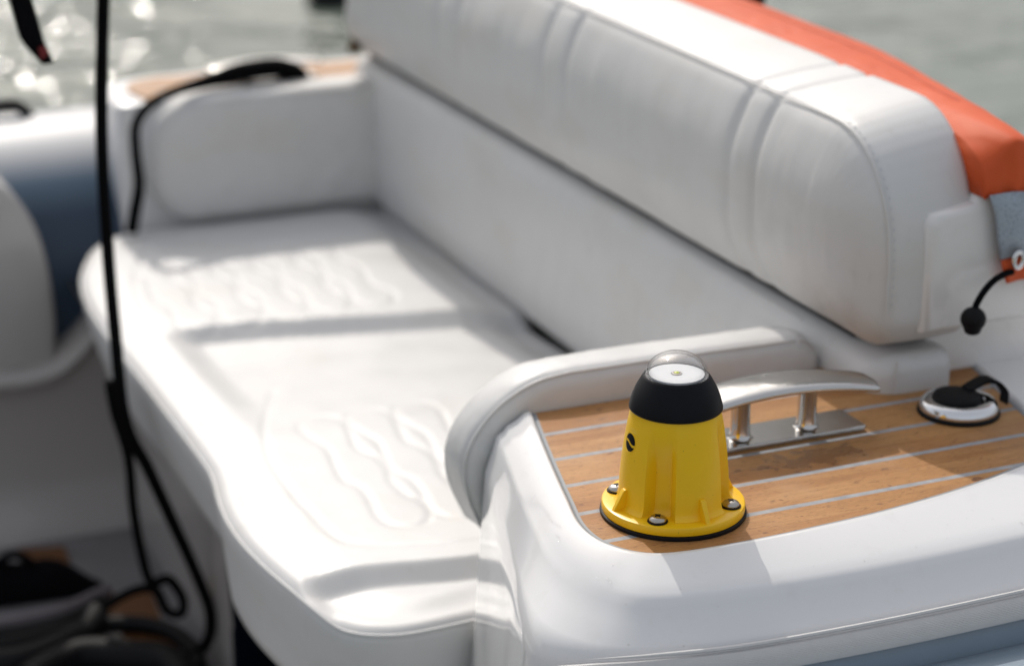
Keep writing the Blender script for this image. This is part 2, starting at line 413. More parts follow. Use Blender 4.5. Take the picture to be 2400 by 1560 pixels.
# close the inboard side (vertical wall at u = 1.385)
k0 = len(mb.v)
mb.add([(.530, 1.3792, -.52), (.575, 1.3792, -.012), (1.9, 1.385, -.012), (1.9, 1.385, -.52)], [(0, 1, 2, 3)])
nd = mb.build('side_deck', GEL, boat, sharp=60)
nd['label'] = 'near white glossy side deck moulding carrying the yellow beacon'
# teak inlay
mb = MB(); tk = mv(PI, PO, -.0, .0)
cx = [Vector((.76, 1.25, 0)) for _ in PI]
def inward(P, d, z):
    o = []; n = len(P)
    for i, p in enumerate(P):
        t = (P[min(i+1, n-1)]-P[max(i-1, 0)]).normalized(); nn = Vector((t.y, -t.x, 0))
        if nn.dot(Vector((.76, 1.26, 0))-p) < 0: nn = -nn
        o.append(Vector((p.x+nn.x*d, p.y+nn.y*d, z)))
    return o
T0 = [p for p in inward(PI, .0030, 0.0)]; T0[0].y = 1.381; T0[-1].y = 1.381
mb = MB(); ngon_prism([(p.x, p.y) for p in T0], -.008, .0012, mb)
ti = mb.build('teak_inlay', TEAK, nd, smooth=False)
mb = MB(); mb.grid([inward(PI, .0036, .0005), inward(PI, .0030, .0017), inward(PI, .0012, .0016), inward(PI, .0001, .0006)])
mb.build('caulk_line', CAULK, nd)
# ribbed rubbing strake
sp = cat([(.430, 1.160, -.130), (.452, 1.140, -.094), (.468, 1.110, -.064), (.486, 1.092, -.050), (.508, 1.076, -.0435), (.545, 1.059, -.040), (.605, 1.0465, -.0395), (.70, 1.0415, -.0395),
          (.80, 1.0415, -.0395), (.92, 1.044, -.0395), (1.1, 1.049, -.0395), (1.9, 1.058, -.0395)], 30)
mb = MB(); rows = []; NR = 132
for i, p in enumerate(sp):
    t = (sp[min(i+1, len(sp)-1)]-sp[max(i-1, 0)]).normalized(); nn = Vector((t.y, -t.x, 0)).normalized()
    row = []
    wid = 1.0+.9*sstep(.56-p.x, 0, .10)
    for k in range(NR+1):
        a = math.pi*.70*k/NR; rr = .0090+.00026*math.cos(k/NR*2*math.pi*17)*(1 if 9 < k < NR-6 else 0)
        row.append(p+nn*(math.sin(a)*rr*.8+.0025)+Vector((0, 0, .0035+(math.cos(a)*rr-.0085)*wid)))
    rows.append(row)
mb.grid(rows, False)
mb.build('rubbing_strake', STRIP, nd, sharp=None)
# thin crease lip above the strake
mb = MB(); mb.tube([p+Vector((0, -.0015, .0068)) for p in sp[120:]], [.0014*min(1, (i+1)/45) for i in range(len(sp)-120)], 6); mb.build('strake_lip', STRIP, nd)

mb = MB(); rows = []
for i in range(60, len(sp)):
    p = sp[i]; rows.append([(p.x, p.y-.0010, p.z-.0105), (p.x, p.y-.0035, p.z-.0135), (p.x, p.y-.0050, p.z-.020), (p.x, p.y-.0060, p.z-.034), (p.x, p.y-.0060, p.z-.06)])
mb.grid(rows); FL = mb
# --- tubes
def tube(name, u, z, R, v0, v1, lab, HYP=HYP):
    mb = MB(); rows = []
    for i in range(41):
        v = v0+(v1-v0)*i/40; e = 1.0
        rows.append([(v, u+R*math.cos(a)*e, z+R*math.sin(a)*e) for a in [2*math.pi*k/96 for k in range(96)]])
    mb.grid(rows, True, True); o = mb.build(name, HYP, boat); o['label'] = lab; return o
tb = tube('inflatable_tube', 0.974, -.2595, .200, .485, 2.4, 'near grey blue inflatable tube below the ribbed strake')
FL.build('bonding_flap', HYP, tb)
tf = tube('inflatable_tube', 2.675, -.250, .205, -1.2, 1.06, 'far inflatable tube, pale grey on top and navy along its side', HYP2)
# --- far side deck moulding
fo = [(.545, 2.487), (.545, 2.56), (.552, 2.60), (.585, 2.632), (.66, 2.642), (1.9, 2.642), (1.9, 2.487)]
base = cat([(x, y, 0) for x, y in fo[:5]], 8)+[Vector((1.05, 2.642, 0)), Vector((1.05, 2.487, 0))]
mb = MB(); ngon_prism([(p.x, p.y) for p in base], -.55, .002, mb)
fd = mb.build('side_deck', GEL, boat, bevel=.010, bseg=4); fd['label'] = 'far white side deck moulding with a strip of teak'
mb = MB(); ngon_prism([(p.x, p.y) for p in cat([(.590, 2.498, 0), (.580, 2.53, 0), (.578, 2.57, 0), (.590, 2.598, 0), (.62, 2.612, 0), (.66, 2.613, 0)], 5)]+[(1.04, 2.613), (1.04, 2.498)], -.01, .0045, mb)
mb.build('teak_inlay', TEAK, fd, smooth=False)
# --- inner liner wall below the far tube, with rim
LU = 2.42
rp = [onU(x, y, LU) for x, y in ((-500, 905), (-200, 898), (0, 888), (70, 880), (128, 862), (165, 835), (200, 798), (245, 738), (275, 690), (330, 655), (500, 640))]
rc = cat(rp, 8)
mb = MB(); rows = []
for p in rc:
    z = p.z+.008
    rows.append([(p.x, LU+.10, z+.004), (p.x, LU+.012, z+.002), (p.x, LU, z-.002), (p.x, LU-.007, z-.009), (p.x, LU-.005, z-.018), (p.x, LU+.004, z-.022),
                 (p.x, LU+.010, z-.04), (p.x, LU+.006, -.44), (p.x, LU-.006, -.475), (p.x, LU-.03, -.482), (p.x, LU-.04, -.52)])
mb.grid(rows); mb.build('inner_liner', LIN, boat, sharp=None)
# --- cockpit sole
mb = MB(); mb.box((-1.2, 1.15, -.53), (.60, 2.50, -.50)); sole = mb.build('cockpit_sole', SOLE, boat)
for quad in (((40, 1275), (150, 1268), (175, 1345), (60, 1350)), ((245, 1380), (350, 1370), (375, 1440), (250, 1440)), ((280, 1465), (390, 1452), (430, 1500), (300, 1505))):
    mb = MB(); ngon_prism([tuple(onZ(x, y, -.496))[:2] for x, y in quad], -.50, -.496, mb); mb.build('teak_sole_panel', BRN, sole)
# --- seat base
mb = MB(); rows = []
for (v, z) in ((.47, -.20), (.475, -.215), (.500, -.235), (.505, -.30), (.515, -.55)):
    rows.append([(v, u, z) for u in [1.93+(2.50-1.93)*k/20 for k in range(21)]])
mb.grid(rows)
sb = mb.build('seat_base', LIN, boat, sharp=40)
mb = MB(); mb.box((.505, 1.42, -.55), (.60, 1.745, -.22)); mb.build('base_side_panel', LIN, sb, bevel=.02)
mb = MB(); mb.box((.560, 1.75, -.55), (.598, 1.925, -.20)); mb.box((.51, 1.926, -.55), (.70, 1.936, -.215))  # near-black boxes put the opening's shade into colour, with navy slats in front
for k in range(3): mb.box((.530, 1.752+.035*k, -.55), (.555, 1.764+.035*k, -.21))
mb.build('opening_shade_slats', NAVY, sb)

# ================================================================ BACKREST SHELL
shell = thing('backrest_shell', 'white moulded shell wrapping the end and back of the upper backrest cushion', 'seat shell', (1.1, 1.9, 0))
prof = [(.895, .052), (.895, .138), (.900, .1455), (.918, .148), (.938, .151), (.9405, .156), (.9435, .1585), (.950, .1585), (.965, .150), (1.02, .11), (1.04, .07), (1.04, .052)]
mb = MB(); rows = []
for (u, s) in ((1.301, .0045), (1.2975, .0022), (1.296, 0.0), (1.296, 0), (1.6, 0), (2.50, 0)):
    pass
P0 = [Vector((x, 0, z)) for x, z in prof]; cc = Vector((1.0, 0, .10))
def prow(u, d): return [Vector((p.x+(cc.x-p.x)/max((cc-p).length, .01)*d, u, p.z+(cc.z-p.z)/max((cc-p).length, .01)*d)) for p in P0]
rows = [prow(1.2960, .009), prow(1.2968, .0045), prow(1.299, .0015), prow(1.303, 0), prow(1.5, 0), prow(2.50, 0)]
mb.grid(rows, True, True); mb.build('end_moulding', SHL, shell, sharp=50)
mb = MB(); mb.box((.925, 1.334, .0), (1.045, 2.47, .051)); mb.build('pedestal', SHL, shell, bevel=.003)
mb = MB(); mb.box((.94, 1.395, -.5), (1.03, 2.45, .02)); mb.build('inner_frame', SHL, shell)

# ================================================================ CUSHIONS
def seam(parent, O, T, Hh, s, c, fmap, r=.0011, rng=None, off=None, name='piping', m=VIN, disp=None):
    runs = [[]]
    for p, t, h in zip(O, T, Hh):
        if rng and not rng(p.x, p.y):
            if runs[-1]: runs.append([])
            continue
        q = p.lerp(t, s/h); runs[-1].append(Vector(fmap(q.x, q.y, c+(disp(q.x, q.y, s) if disp else 0))))
    mb = MB()
    for rn in runs:
        if len(rn) > 3: mb.tube(rn, r, 6)
    return mb.build(name, m, parent), runs
def stitches(parent, runs, dv, every=2):
    mb = MB()
    for rn in runs:
        for i in range(1, len(rn)-1, every):
            t = (rn[i+1]-rn[i-1]).normalized()
            mb.tube([rn[i]+dv-t*.0012, rn[i]+dv+t*.0012], .00045, 5)
    return mb.build('stitching', STH, parent)
# upper backrest cushion: a = u, b = z, c runs forward (-X)
CR = (1.517, 1.474, 1.905, 1.848, 2.19, 2.13)
def crease(u): return sum(math.exp(-((u-c)/.0042)**2) for c in CR)
def crease2(u): return sum(math.exp(-((u-c)/.012)**2) for c in CR)
mb = MB(); mb.box((.874, 1.36, .0325), (.935, 2.52, .0375)); BB = mb  # black strip added between the cushions to paint the gap's shade
UC = (1.302, 2.545, .038, .200)
ol = rrect(UC[0], UC[1], UC[2], UC[3], (.028, .028, .05, .088))
def upmap(a, b, c):
    top = sstep(b, .10, .20); lean = .006*math.sin((b-.03)*18)
    return (.940-c, a, b+top*max(0, (.095-c))*.17+top*.004*math.sin((a-1.3)*2.6))
def updisp(a, b, s):
    k = crease(a)*sstep(b, .02, .11)
    wr = .0011*fbm(a, b*.6, 0, 9)+.0003*fbm(a*2.0, b*.5, 3, 26)
    return -.0026*k-.0009*crease2(a)+wr+.0030*math.sin(max(0, min(1, s/.08))*math.pi/2)
def upside(a, b, c): return .0024*crease(a+.12*(c-.095)*sstep(b, .1, .2)*-1)+.0007*crease2(a)-.0015*math.sin(math.pi*min(1, max(0, c/.095)))
uc = thing('upper_backrest_cushion', 'long white vinyl upper backrest cushion with rounded end and stitched creases', 'cushion', (.9, 1.9, .04))
mb, O, T, Hh = slab(ol, (1.302+.085, 2.545-.085, .120), .095, .011, upmap, updisp, upside, step=.0035, inner=.0035, nr=6, nb=14, pillow=(.020, .062))
mb.build('cover', VIN, uc, sharp=None); BB.build('gap_shade_strip', BLK, uc)
_, runs = seam(uc, O, T, Hh, .0004, .0985-.020-.004, upmap, .0010, lambda a, b: b > .06, name='piping')
stitches(uc, runs, Vector((.0045, 0, .0006)), 2)
# lower backrest cushion
def lomap(a, b, c): return (.930-c, a, b)
def lodisp(a, b, s):
    return .0014*fbm(a, b, 5, 9)+.0004*fbm(a*2, b, 8, 28)-.0010*sum(math.exp(-((a+.35*(b)-c)/.012)**2) for c in (1.47, 1.52, 1.60, 1.86, 1.90, 2.18, 2.22))
lc = thing('lower_backrest_cushion', 'long white vinyl lower backrest cushion under the dark gap, its end resting on the teak', 'cushion', (.9, 1.9, -.1))
mb, O, T, Hh = slab(rrect(1.306, 2.545, -.16, .0305, (.01, .01, .012, .014)), (1.306+.094, 2.545-.094, -.065), .072, .024, lomap, lodisp, None, step=.005, inner=.005, pillow=(.010, .060))
mb.build('cover', VIN, lc, sharp=None)
seam(lc, O, T, Hh, .0075, .0655, lambda a, b, c: lomap(a, b, c-.007), .0010, lambda a, b: a > 1.43)
# fold seam on the end piece
mb = MB(); mb.tube([(.8805+.0002*math.sin(k), 1.3060, .002+.027*k/10) for k in range(11)], .0009, 6); mb.build('seam', VIN, lc)
# side armrest cushions: a = v, b = z, c = towards the camera (-Y) for the near, far one faces camera too
def arm_outline(v1): return [Vector((x, z, 0)) for x, z in v1]
nb_o = cat([(.640, .0262, 0), (.612, .0225, 0), (.585, .010, 0), (.567, -.006, 0), (.5555, -.024, 0), (.5515, -.042, 0), (.5545, -.064, 0), (.5640, -.088, 0), (.5700, -.0990, 0), (.580, -.104, 0)], 6)
nb_o += [Vector((.846, -.104, 0)), Vector((.856, -.095, 0)), Vector((.8575, 0, 0)), Vector((.856, .014, 0)), Vector((.850, .022, 0)), Vector((.840, .0262, 0))]
nb_o = nb_o[::-1]
na = thing('armrest_cushion', 'white vinyl armrest bolster wrapping the edge of the near side deck beside the beacon', 'armrest cushion', (.7, 1.41, -.1))
def namap(a, b, c):
    return (a, 1.428-c-.004*sstep(a, .70, .86), b+.0035*math.sin(c/.047*math.pi))
def nadisp(a, b, s): return .0010*fbm(a, b, 2, 30)
mb, O, T, Hh = slab(nb_o, (.606, .80, -.042), .0455, .010, namap, nadisp, lambda a, b, c: -.0006*fbm(a, b, c, 30)+.0018*math.exp(-((c-.022)/.002)**2)*0, step=.0035, inner=.005, nb=12, nr=6, pillow=(.003, .03))
mb.build('cover', VIN, na, sharp=None)
_, runs = seam(na, O, T, Hh, .0012, .0395, namap, .0011, None)
fa = thing('armrest_cushion', 'white vinyl armrest cushion with rounded corners standing against the far side deck', 'armrest cushion', (.7, 2.49, -.1))
fb_o = cat([(.660, .010, 0), (.625, .006, 0), (.590, -.014, 0), (.574, -.045, 0), (.5725, -.080, 0), (.582, -.112, 0), (.600, -.134, 0), (.625, -.143, 0)], 6)+[Vector((.87, -.143, 0)), Vector((.885, -.13, 0)), Vector((.885, 0, 0)), Vector((.87, .010, 0))]
fb_o = fb_o[::-1]
def famap(a, b, c): return (a, 2.505-c, b)
mb, O, T, Hh = slab(fb_o, (.645, .81, -.066), .052, .016, famap, lambda a, b, s: .0015*fbm(a, b, 2, 20), None, step=.006, inner=.006, pillow=(.006, .04))
mb.build('cover', VIN, fa, sharp=None); seam(fa, O, T, Hh, .006, .046, famap, .0012)
# seat cushion
so = [(.600, 1.389), (.563, 1.3885), (.515, 1.3865), (.488, 1.391), (.464, 1.407), (.443, 1.445), (.432, 1.50), (.4255, 1.56), (.4255, 1.615), (.4305, 1.662), (.4375, 1.702),
      (.4410, 1.74), (.4410, 1.84), (.4405, 1.94), (.4390, 2.04), (.4385, 2.12), (.4410, 2.22), (.452, 2.31), (.474, 2.385), (.500, 2.44), (.535, 2.472), (.58, 2.478)]
so = cat([(y, x, 0) for x, y in so], 6)+[Vector((2.478, .885, 0)), Vector((1.389, .885, 0))]
def semap(a, b, c):
    # c: 0 at underside, .095 at top; side walls tuck inwards towards the bottom
    return (b, a, -.245+c)
def wave_lines(pts, sh): return [[(onZ(x, y, -.15).y+sh[0], onZ(x, y, -.15).x+sh[1]) for x, y in pts]]
W1 = [(700, 1010), (695, 990), (715, 978), (760, 970), (798, 985), (815, 1015), (830, 1050), (872, 1068), (900, 1095), (912, 1130), (945, 1158), (975, 1168), (1000, 1195), (992, 1222), (955, 1232), (905, 1228),
      (875, 1205), (860, 1170), (835, 1140), (800, 1125), (780, 1090), (762, 1050), (725, 1030), (700, 1010)]
polys = []
for sh in ((0, 0), (.0, .047), (.0, .094)): polys += wave_lines(W1, sh)
for sh in ((.55, -.03), (.55, .02), (.55, .07), (.55, .12), (.55, .17)): polys += wave_lines(W1, sh)
polys.append([(1.9, .555), (1.80, .515), (1.714, .494), (1.63, .4895), (1.591, .491), (1.533, .495), (1.507, .515), (1.490, .56), (1.480, .62), (1.478, .85)])
polys.append([(1.9+.50, .555), (1.80+.5, .515), (1.714+.5, .494), (1.63+.5, .49), (1.591+.52, .50), (2.09, .53)])
segs = []
for P in polys:
    Q = [Vector((a, b, 0)) for a, b in P]; Q = cat(Q, 4); segs += list(zip(Q, Q[1:]))
cell = {}
for s_, e_ in segs:
    for i in range(int((min(s_.x, e_.x)-.012)/.03), int((max(s_.x, e_.x)+.012)/.03)+1):
        for j in range(int((min(s_.y, e_.y)-.012)/.03), int((max(s_.y, e_.y)+.012)/.03)+1): cell.setdefault((i, j), []).append((s_, e_))
def groove(a, b):
    d = 1.0; p = Vector((a, b, 0))
    for s_, e_ in cell.get((int(a/.03), int(b/.03)), ()):
        v = e_-s_; t = max(0, min(1, (p-s_).dot(v)/max(v.dot(v), 1e-9))); d = min(d, (p-s_-v*t).length)
    return math.exp(-(d/.0032)**2)
def sedisp(a, b, s):
    z = -.0011*groove(a, b)
    lin = lambda x, p, q: min(1, max(0, (x-p)/(q-p)))
    ut = 1.476-.02*sstep(b, .47, .60)
    z -= .0135*(1-lin(a, ut-.018, ut))*sstep(b, .435, .462)
    ut = 2.090-.055*sstep(b, .52, .84); am = sstep(b, .485, .53)
    z -= .0165*(1-lin(a, ut-.021, ut))*(1-lin(2.0-a, 0, .24))*am
    z += .004*sstep(s, .02, .06)+.0004*fbm(a, b, 1, 10)
    z -= .010*math.exp(-((b-.86)/.03)**2)
    return z
se = thing('seat_cushion', 'white vinyl bench seat cushion with embossed wave pattern and curved near corner', 'seat cushion', (.65, 1.9, -.245))
mb, O, T, Hh = slab(so, (1.389+.19, 2.478-.19, .68), .095, .014, semap, sedisp, lambda a, b, c: (.007+.013*sstep(a, 1.64, 1.72))*(1-c/.081)**1.2 if c < .081 else 0, step=.004, inner=.0032, nb=8, nr=6)
mb.build('cover', VIN, se, sharp=None)
seam(se, O, T, Hh, .0012, .0885, semap, .0013, lambda a, b: b < .87, disp=lambda a, b, s: sedisp(a, b, s)*.9)

# ================================================================ BEACON
BC = Vector((.622, 1.179, .0012))
al = R_(YAW+4.1); rgt = Vector((math.cos(al), -math.sin(al), 0)); fwd = Vector((math.sin(al), math.cos(al), 0))
def bdir(phi): return rgt*math.cos(R_(phi))-fwd*math.sin(R_(phi))
def bang(phi): d = bdir(phi); return math.atan2(d.y, d.x)
be = thing('beacon_light', 'yellow and black conical beacon light with clear dome screwed to the teak', 'beacon light', BC)
mb = MB(); mb.lathe([(.0, 0), (.0495, 0), (.0500, .0008), (.0498, .0024), (.0485, .0032), (.0, .0032)], BC, 96); mb.build('gasket', BLK, be)
screw_a = [bang(p) for p in (15, 105, 195, 285)]
BP = [(.0385, .0095), (.0378, .012), (.0374, .018), (.0370, .026), (.0362, .036), (.0352, .046), (.0338, .056), (.0322, .066), (.0308, .0725), (.0300, .0765)]
def adist(a, b): d = (a-b+math.pi) % (2*math.pi)-math.pi; return d
def brad(r, z, a):
    if z < .00945 or z > .0768: return r
    fade = 1-sstep(z, .034, .071)
    k = 0
    for s_ in screw_a:
        d = adist(a, s_)/R_(16.5)
        k = max(k, max(0, 1-abs(d)**2.6)) if abs(d) < 1 else k
    fil = .0022*math.exp(-(z-.0095)/.0018)
    return r-.0092*fade*min(1, k*1.6)-.0008*k*(1-fade)*(1-sstep(z, .066, .074))+fil
prof = [(.0, .0032), (.0485, .0032), (.0488, .0040), (.0488, .0078), (.0483, .0088), (.0470, .0093), (.0405, .0094)]
fine = []
for i in range(len(BP)-1):
    (r0, z0), (r1, z1) = BP[i], BP[i+1]
    for k in range(5): t = k/5; fine.append((r0+(r1-r0)*t, z0+(z1-z0)*t))
fine.append(BP[-1]); prof += fine+[(.0290, .078), (0, .078)]
mb = MB(); mb.lathe(prof, BC, 256, brad); body = mb.build('body', YEL, be, sharp=28)
# gusset fins
for ph in (60, 150, 240, 330):
    mb = MB(); d = bdir(ph); t = Vector((-d.y, d.x, 0)); w_ = .0016
    pr = [(.034, .009), (.0470, .009), (.0462, .0105), (.0398, .0225), (.0385, .0235), (.034, .0235)]
    vs = [BC+d*r+t*s_*(w_ if r > .04 else w_*1.25)+Vector((0, 0, z)) for s_ in (-1, 1) for r, z in pr]; n = len(pr)
    mb.add(vs, [tuple(range(n)), tuple(range(n, 2*n))[::-1]]+[(i, (i+1) % n, (i+1) % n+n, i+n) for i in range(n)])
    mb.build('gusset', YEL, body, sharp=30, bevel=.0004)
mb = MB(); mb.lathe([(.0285, .0755), (.0310, .0758), (.0315, .0763), (.0315, .0775), (.0309, .0800), (.0298, .0840), (.0283, .0880), (.0265, .0918), (.0245, .0953), (.0230, .0978), (.0223, .0988), (.0214, .0993), (.0212, .0985), (0, .0985)], BC, 128)
mb.build('collar', BLK, be, sharp=50)
mb = MB(); dp = [(.0212, .0988), (.0212, .1000), (.0206, .1006), (.0203, .1010)]
for k in range(1, 17):
    a = math.pi/2*k/16; dp.append((.0206*math.cos(a)+.00001, .1008+.0140*math.sin(a)))
ip = [(max(.0206*math.cos(math.pi/2*k/16)-.0013*1, .00001), .1004+.0130*math.sin(math.pi/2*k/16)) for k in range(16, -1, -1)]+[(.0189, .0988)]
mb.lathe(dp+ip+[dp[0]], BC, 96, cap=False); dm = mb.build('dome', DOME, be, sharp=50)
mb = MB(); mb.lathe([(0, .1147), (.0012, .1147), (.0014, .1152), (.0010, .1156), (0, .1156)], BC, 16); mb.build('dome_nub', DOME, dm)
mb = MB(); mb.lathe([(0, .0986), (.0187, .0986), (.0186, .0998), (.0040, .0998), (.0036, .0994), (0, .0994)], BC, 96); rf = mb.build('reflector_disc', WHT, be, sharp=40)
mb = MB(); mb.lathe([(.0022, .0996), (.0034, .0996), (.0034, .1003), (.0022, .1004)], BC, 32, cap=False); mb.build('led_collar', SCR, rf)
mb = MB(); mb.lathe([(0, .0996), (.0019, .0996), (.0018, .1007), (.0010, .1011), (0, .1012)], BC, 32); mb.build('led_chip', LEDY, rf)
for a in screw_a:
    c = BC+Vector((math.cos(a)*.0400, math.sin(a)*.0400, .0094))
    mb = MB(); mb.lathe([(0, 0), (.0068, 0), (.0070, .0004), (.0068, .0009), (0, .0009)], c, 40); wsh = mb.build('washer', BLK, be)
    mb = MB(); mb.lathe([(0, .0008), (.0058, .0008), (.0060, .0014), (.0057, .0024), (.0048, .0034), (.0034, .0041), (.0018, .0044), (0, .0045)], c, 40); sc = mb.build('screw', SCR, be, sharp=50)
    mb = MB(); ra = random.random()*1.5
    for q in (0, 1):
        ax = Vector((math.cos(ra+q*math.pi/2), math.sin(ra+q*math.pi/2), 0)); ay = Vector((-ax.y, ax.x, 0))
        mb.obb(c+Vector((0, 0, .0040)), ax*.0023, ay*.00042, Vector((0, 0, .00070)))
    mb.lathe([(0, .0040), (.0011, .0040), (.0011, .0049), (0, .0049)], c, 12)
    mb.build('cross_slot', SLOT, sc)
# emblem on the body: two black segments of a disc parted by a wave
ea = bang(152); ez = .056
def onbody(dx, dz, lift):
    z = ez+dz
    for (r0, z0), (r1, z1) in zip(BP, BP[1:]):
        if z0 <= z <= z1: r = r0+(r1-r0)*(z-z0)/(z1-z0)
    a = ea+dx/r; rr = brad(r, z, a)+lift
    return (BC.x+rr*math.cos(a), BC.y+rr*math.sin(a), BC.z+z)
mb = MB(); RE = .0061
def wv(x): return .0012*math.sin(x/RE*2.6)
for sgn in (1, -1):
    rows = []
    for i in range(25):
        x = -RE+2*RE*i/24; top = math.sqrt(max(0, RE*RE-x*x)); w0 = wv(-x)+sgn*.0009-.0004
        hi = top if sgn > 0 else -top
        if (hi-w0)*sgn < 0: w0 = hi
        rows.append([onbody(x, w0+(hi-w0)*k/6, .00022) for k in range(7)])
    mb.grid(rows)
mb.build('emblem', BLK, body)
mb = MB(); mb.tube([onbody(math.cos(2*math.pi*k/48)*RE*1.12, math.sin(2*math.pi*k/48)*RE*1.12, 0.0) for k in range(49)], .00022, 5); mb.build('emblem_rim', YEL, body)

# ================================================================ CLEATS
def make_cleat(origin, label, k=1.0, kz=1.0, flip=1):
    ox, oy, oz = origin
    t = thing('deck_cleat', label, 'cleat', origin, None)
    mb = MB(); pts = []
    for x, y in cat([(-.066, -.013, 0), (-.058, -.0175, 0), (.058, -.0175, 0), (.066, -.013, 0), (.066, .013, 0), (.058, .0175, 0), (-.058, .0175, 0), (-.066, .013, 0)], 3, True) if False else [(-.066, -.015), (-.060, -.0185), (.071, -.0185), (.0725, -.017), (.0725, .017), (.071, .0185), (-.060, .0185), (-.066, .015)]:
        pts.append((ox+x*k, oy+y*k))
    ngon_prism(pts, oz, oz+.0042*k, mb); mb.build('base_plate', CHR, t, bevel=.0009)
    mb = MB()
    for px in (-.026, .030):
        mb = MB(); mb.lathe([(r*k, z*kz) for r, z in ((.0098, .0042), (.0084, .0052), (.0076, .0075), (.0072, .014), (.0072, .034), (.0088, .039))], (ox+px*k, oy-.002*k, oz), 32); mb.build('post', CHR, t, sharp=50)
    mb = MB(); rows = []
    n = 48
    for i in range(n+1):
        s_ = -1+2*i/n; x = s_*.081; arch = .0430-.0085*s_*s_
        hw = .0200*(1-.10*s_*s_)*(1 if abs(s_) < .93 else math.sqrt(max(.02, 1-((abs(s_)-.93)/.07)**2*.8)))
        th = .0036*(1 if abs(s_) < .96 else .7)
        ring = []
        for kk in range(20):
            a = 2*math.pi*kk/20; ca, sa = math.cos(a), math.sin(a)
            ring.append((ox+x*k, oy+k*(-.003-.006*s_*s_*flip+hw*math.copysign(abs(ca)**.6, ca)), oz+kz*(arch+th*math.copysign(abs(sa)**.55, sa)-.0015*ca*ca)))
        rows.append(ring)
    mb.grid(rows, True, True); mb.build('horn_bar', CHR, t, sharp=50)
    return t
cl = make_cleat((.7485, 1.270, .0014), 'stainless steel cleat with arched bar on two posts behind the beacon')
cf = make_cleat((.745, 2.545, .0046), 'stainless cleat on the far side deck with a black strap over it', .92, .60)
# ================================================================ FILLER CAP
FC = Vector((.905, 1.256, .0014))
fcp = thing('deck_filler_cap', 'round chrome deck filler with a black rubber plug at the aft end of the teak', 'filler cap', FC)
mb = MB(); mb.lathe([(0, 0), (.0310, 0), (.0314, .001), (.0310, .0026), (0, .0026)], FC, 64); mb.build('gasket', RUB, fcp)
mb = MB(); mb.lathe([(0, .0026), (.0295, .0026), (.0300, .0040), (.0296, .0062), (.0282, .0092), (.0262, .0112), (.0235, .0118), (.0195, .0115), (.0190, .0098), (0, .0098)], FC, 96); mb.build('flange', CHR2, fcp, sharp=50)
mb = MB(); mb.lathe([(0, .0098), (.0180, .0098), (.0182, .0130), (.0170, .0150), (.0120, .0158), (0, .0158)], FC+Vector((-.002, .001, 0)), 64); pg = mb.build('plug', RUB, fcp, sharp=50)
mb = MB(); rows = []
for p in cat([(.008, .004, .0155), (.018, .007, .0175), (.028, .008, .0195), (.0345, .003, .0185), (.0365, -.006, .0135), (.0335, -.010, .0075)], 8):
    q = FC+p
    rows.append([q+Vector((0, a, b)) for a, b in ((-.0055, -.0018), (.0055, -.0018), (.0055, .0018), (-.0055, .0018))])
mb.grid(rows, True, True); mb.build('tether', RUB, pg, bevel=.0006)

# ================================================================ ORANGE COVER
cv = thing('orange_cover', 'orange fabric cover behind the backrest with grey reflective band', 'cover', (1.0, 1.7, .1))
mb = MB(); rows = []
def cov_top(u, q, k=1):
    w_ = .043+.053*sstep(u, 1.27, 1.62); v0 = .9415+.002*math.sin(u*9)
    zt = .2005+.006*sstep(u, 1.4, 1.9)
    if q < .6:
        f = q/.6; return Vector((v0+w_*f, u, zt+.008*math.sin(f*math.pi*.8)-.004*f+.0015*fbm(u, f*.2, 0, 9)))
    f = (q-.6)/.4
    return Vector((v0+w_+.03*math.sin(f*math.pi/2), u, zt-.0045-.10*(1-math.cos(f*math.pi/2))))
NQ = 28
for u in [2.45-(2.45-1.392)*i/60 for i in range(61)]: rows.append([cov_top(u, 0)+Vector((.0006, 0, -.035))]+[cov_top(u, j/NQ) for j in range(NQ+1)])
for k in range(1, 9):                       # turn down over the near end
    a = math.pi/2*k/8; row = []
    for j in range(NQ+1):
        p = cov_top(1.392-.101*math.sin(a), j/NQ); row.append(Vector((p.x-.0015*math.sin(a), p.y, p.z-.036*(1-math.cos(a))**1.3*(1-.78*sstep(j/NQ, .05, .40)))))
    rows.append([Vector((row[0].x+.0006, row[0].y, max(.157, row[0].z-.035)))]+row)
for z in (.162, .156):
    rows.append([Vector((p.x+(.0015 if z < .16 else 0), 1.2895+.0012*math.sin(j*.9), min(p.z, z+.001*math.sin(j*.7)))) for j, p in enumerate(rows[68])])
mb.grid(rows); o = mb.build('fabric', ORG, cv, sharp=None)
md = o.modifiers.new('s', 'SOLIDIFY'); md.thickness = .0012; md.offset = -1
def flap(name, m, pts, th, amp=.0012):
    """pts: (v_left, z) top to bottom"""
    mb = MB(); rows = []
    for (vl, z, u) in pts:
        rows.append([(vl+.085*j/24, u+amp*math.sin(j*.55+z*60), z+.001*math.sin(j*.4)) for j in range(25)])
    mb.grid(rows); o = mb.build(name, m, cv, sharp=None); s_ = o.modifiers.new('s', 'SOLIDIFY'); s_.thickness = th; s_.offset = 0; return o
flap('reflective_band', TAPE, [(.9405, .160, 1.2865), (.9475, .145, 1.2865), (.9515, .125, 1.2860), (.9555, .1075, 1.2865)], .0016)
flap('hem', ORG, [(.9570, .1080, 1.2880), (.9590, .098, 1.2872), (.9630, .0875, 1.2875)], .0016)
mb = MB(); mb.tube([cov_top(u, .43)+Vector((0, 0, .0001)) for u in [1.395+.02*k for k in range(50)]], .0007, 5); mb.build('hem_seam', simple('orange_thread', (.45, .05, .01), .7), cv)
ey = onU(2366, 603, 1.284)
mb = MB(); rows = []
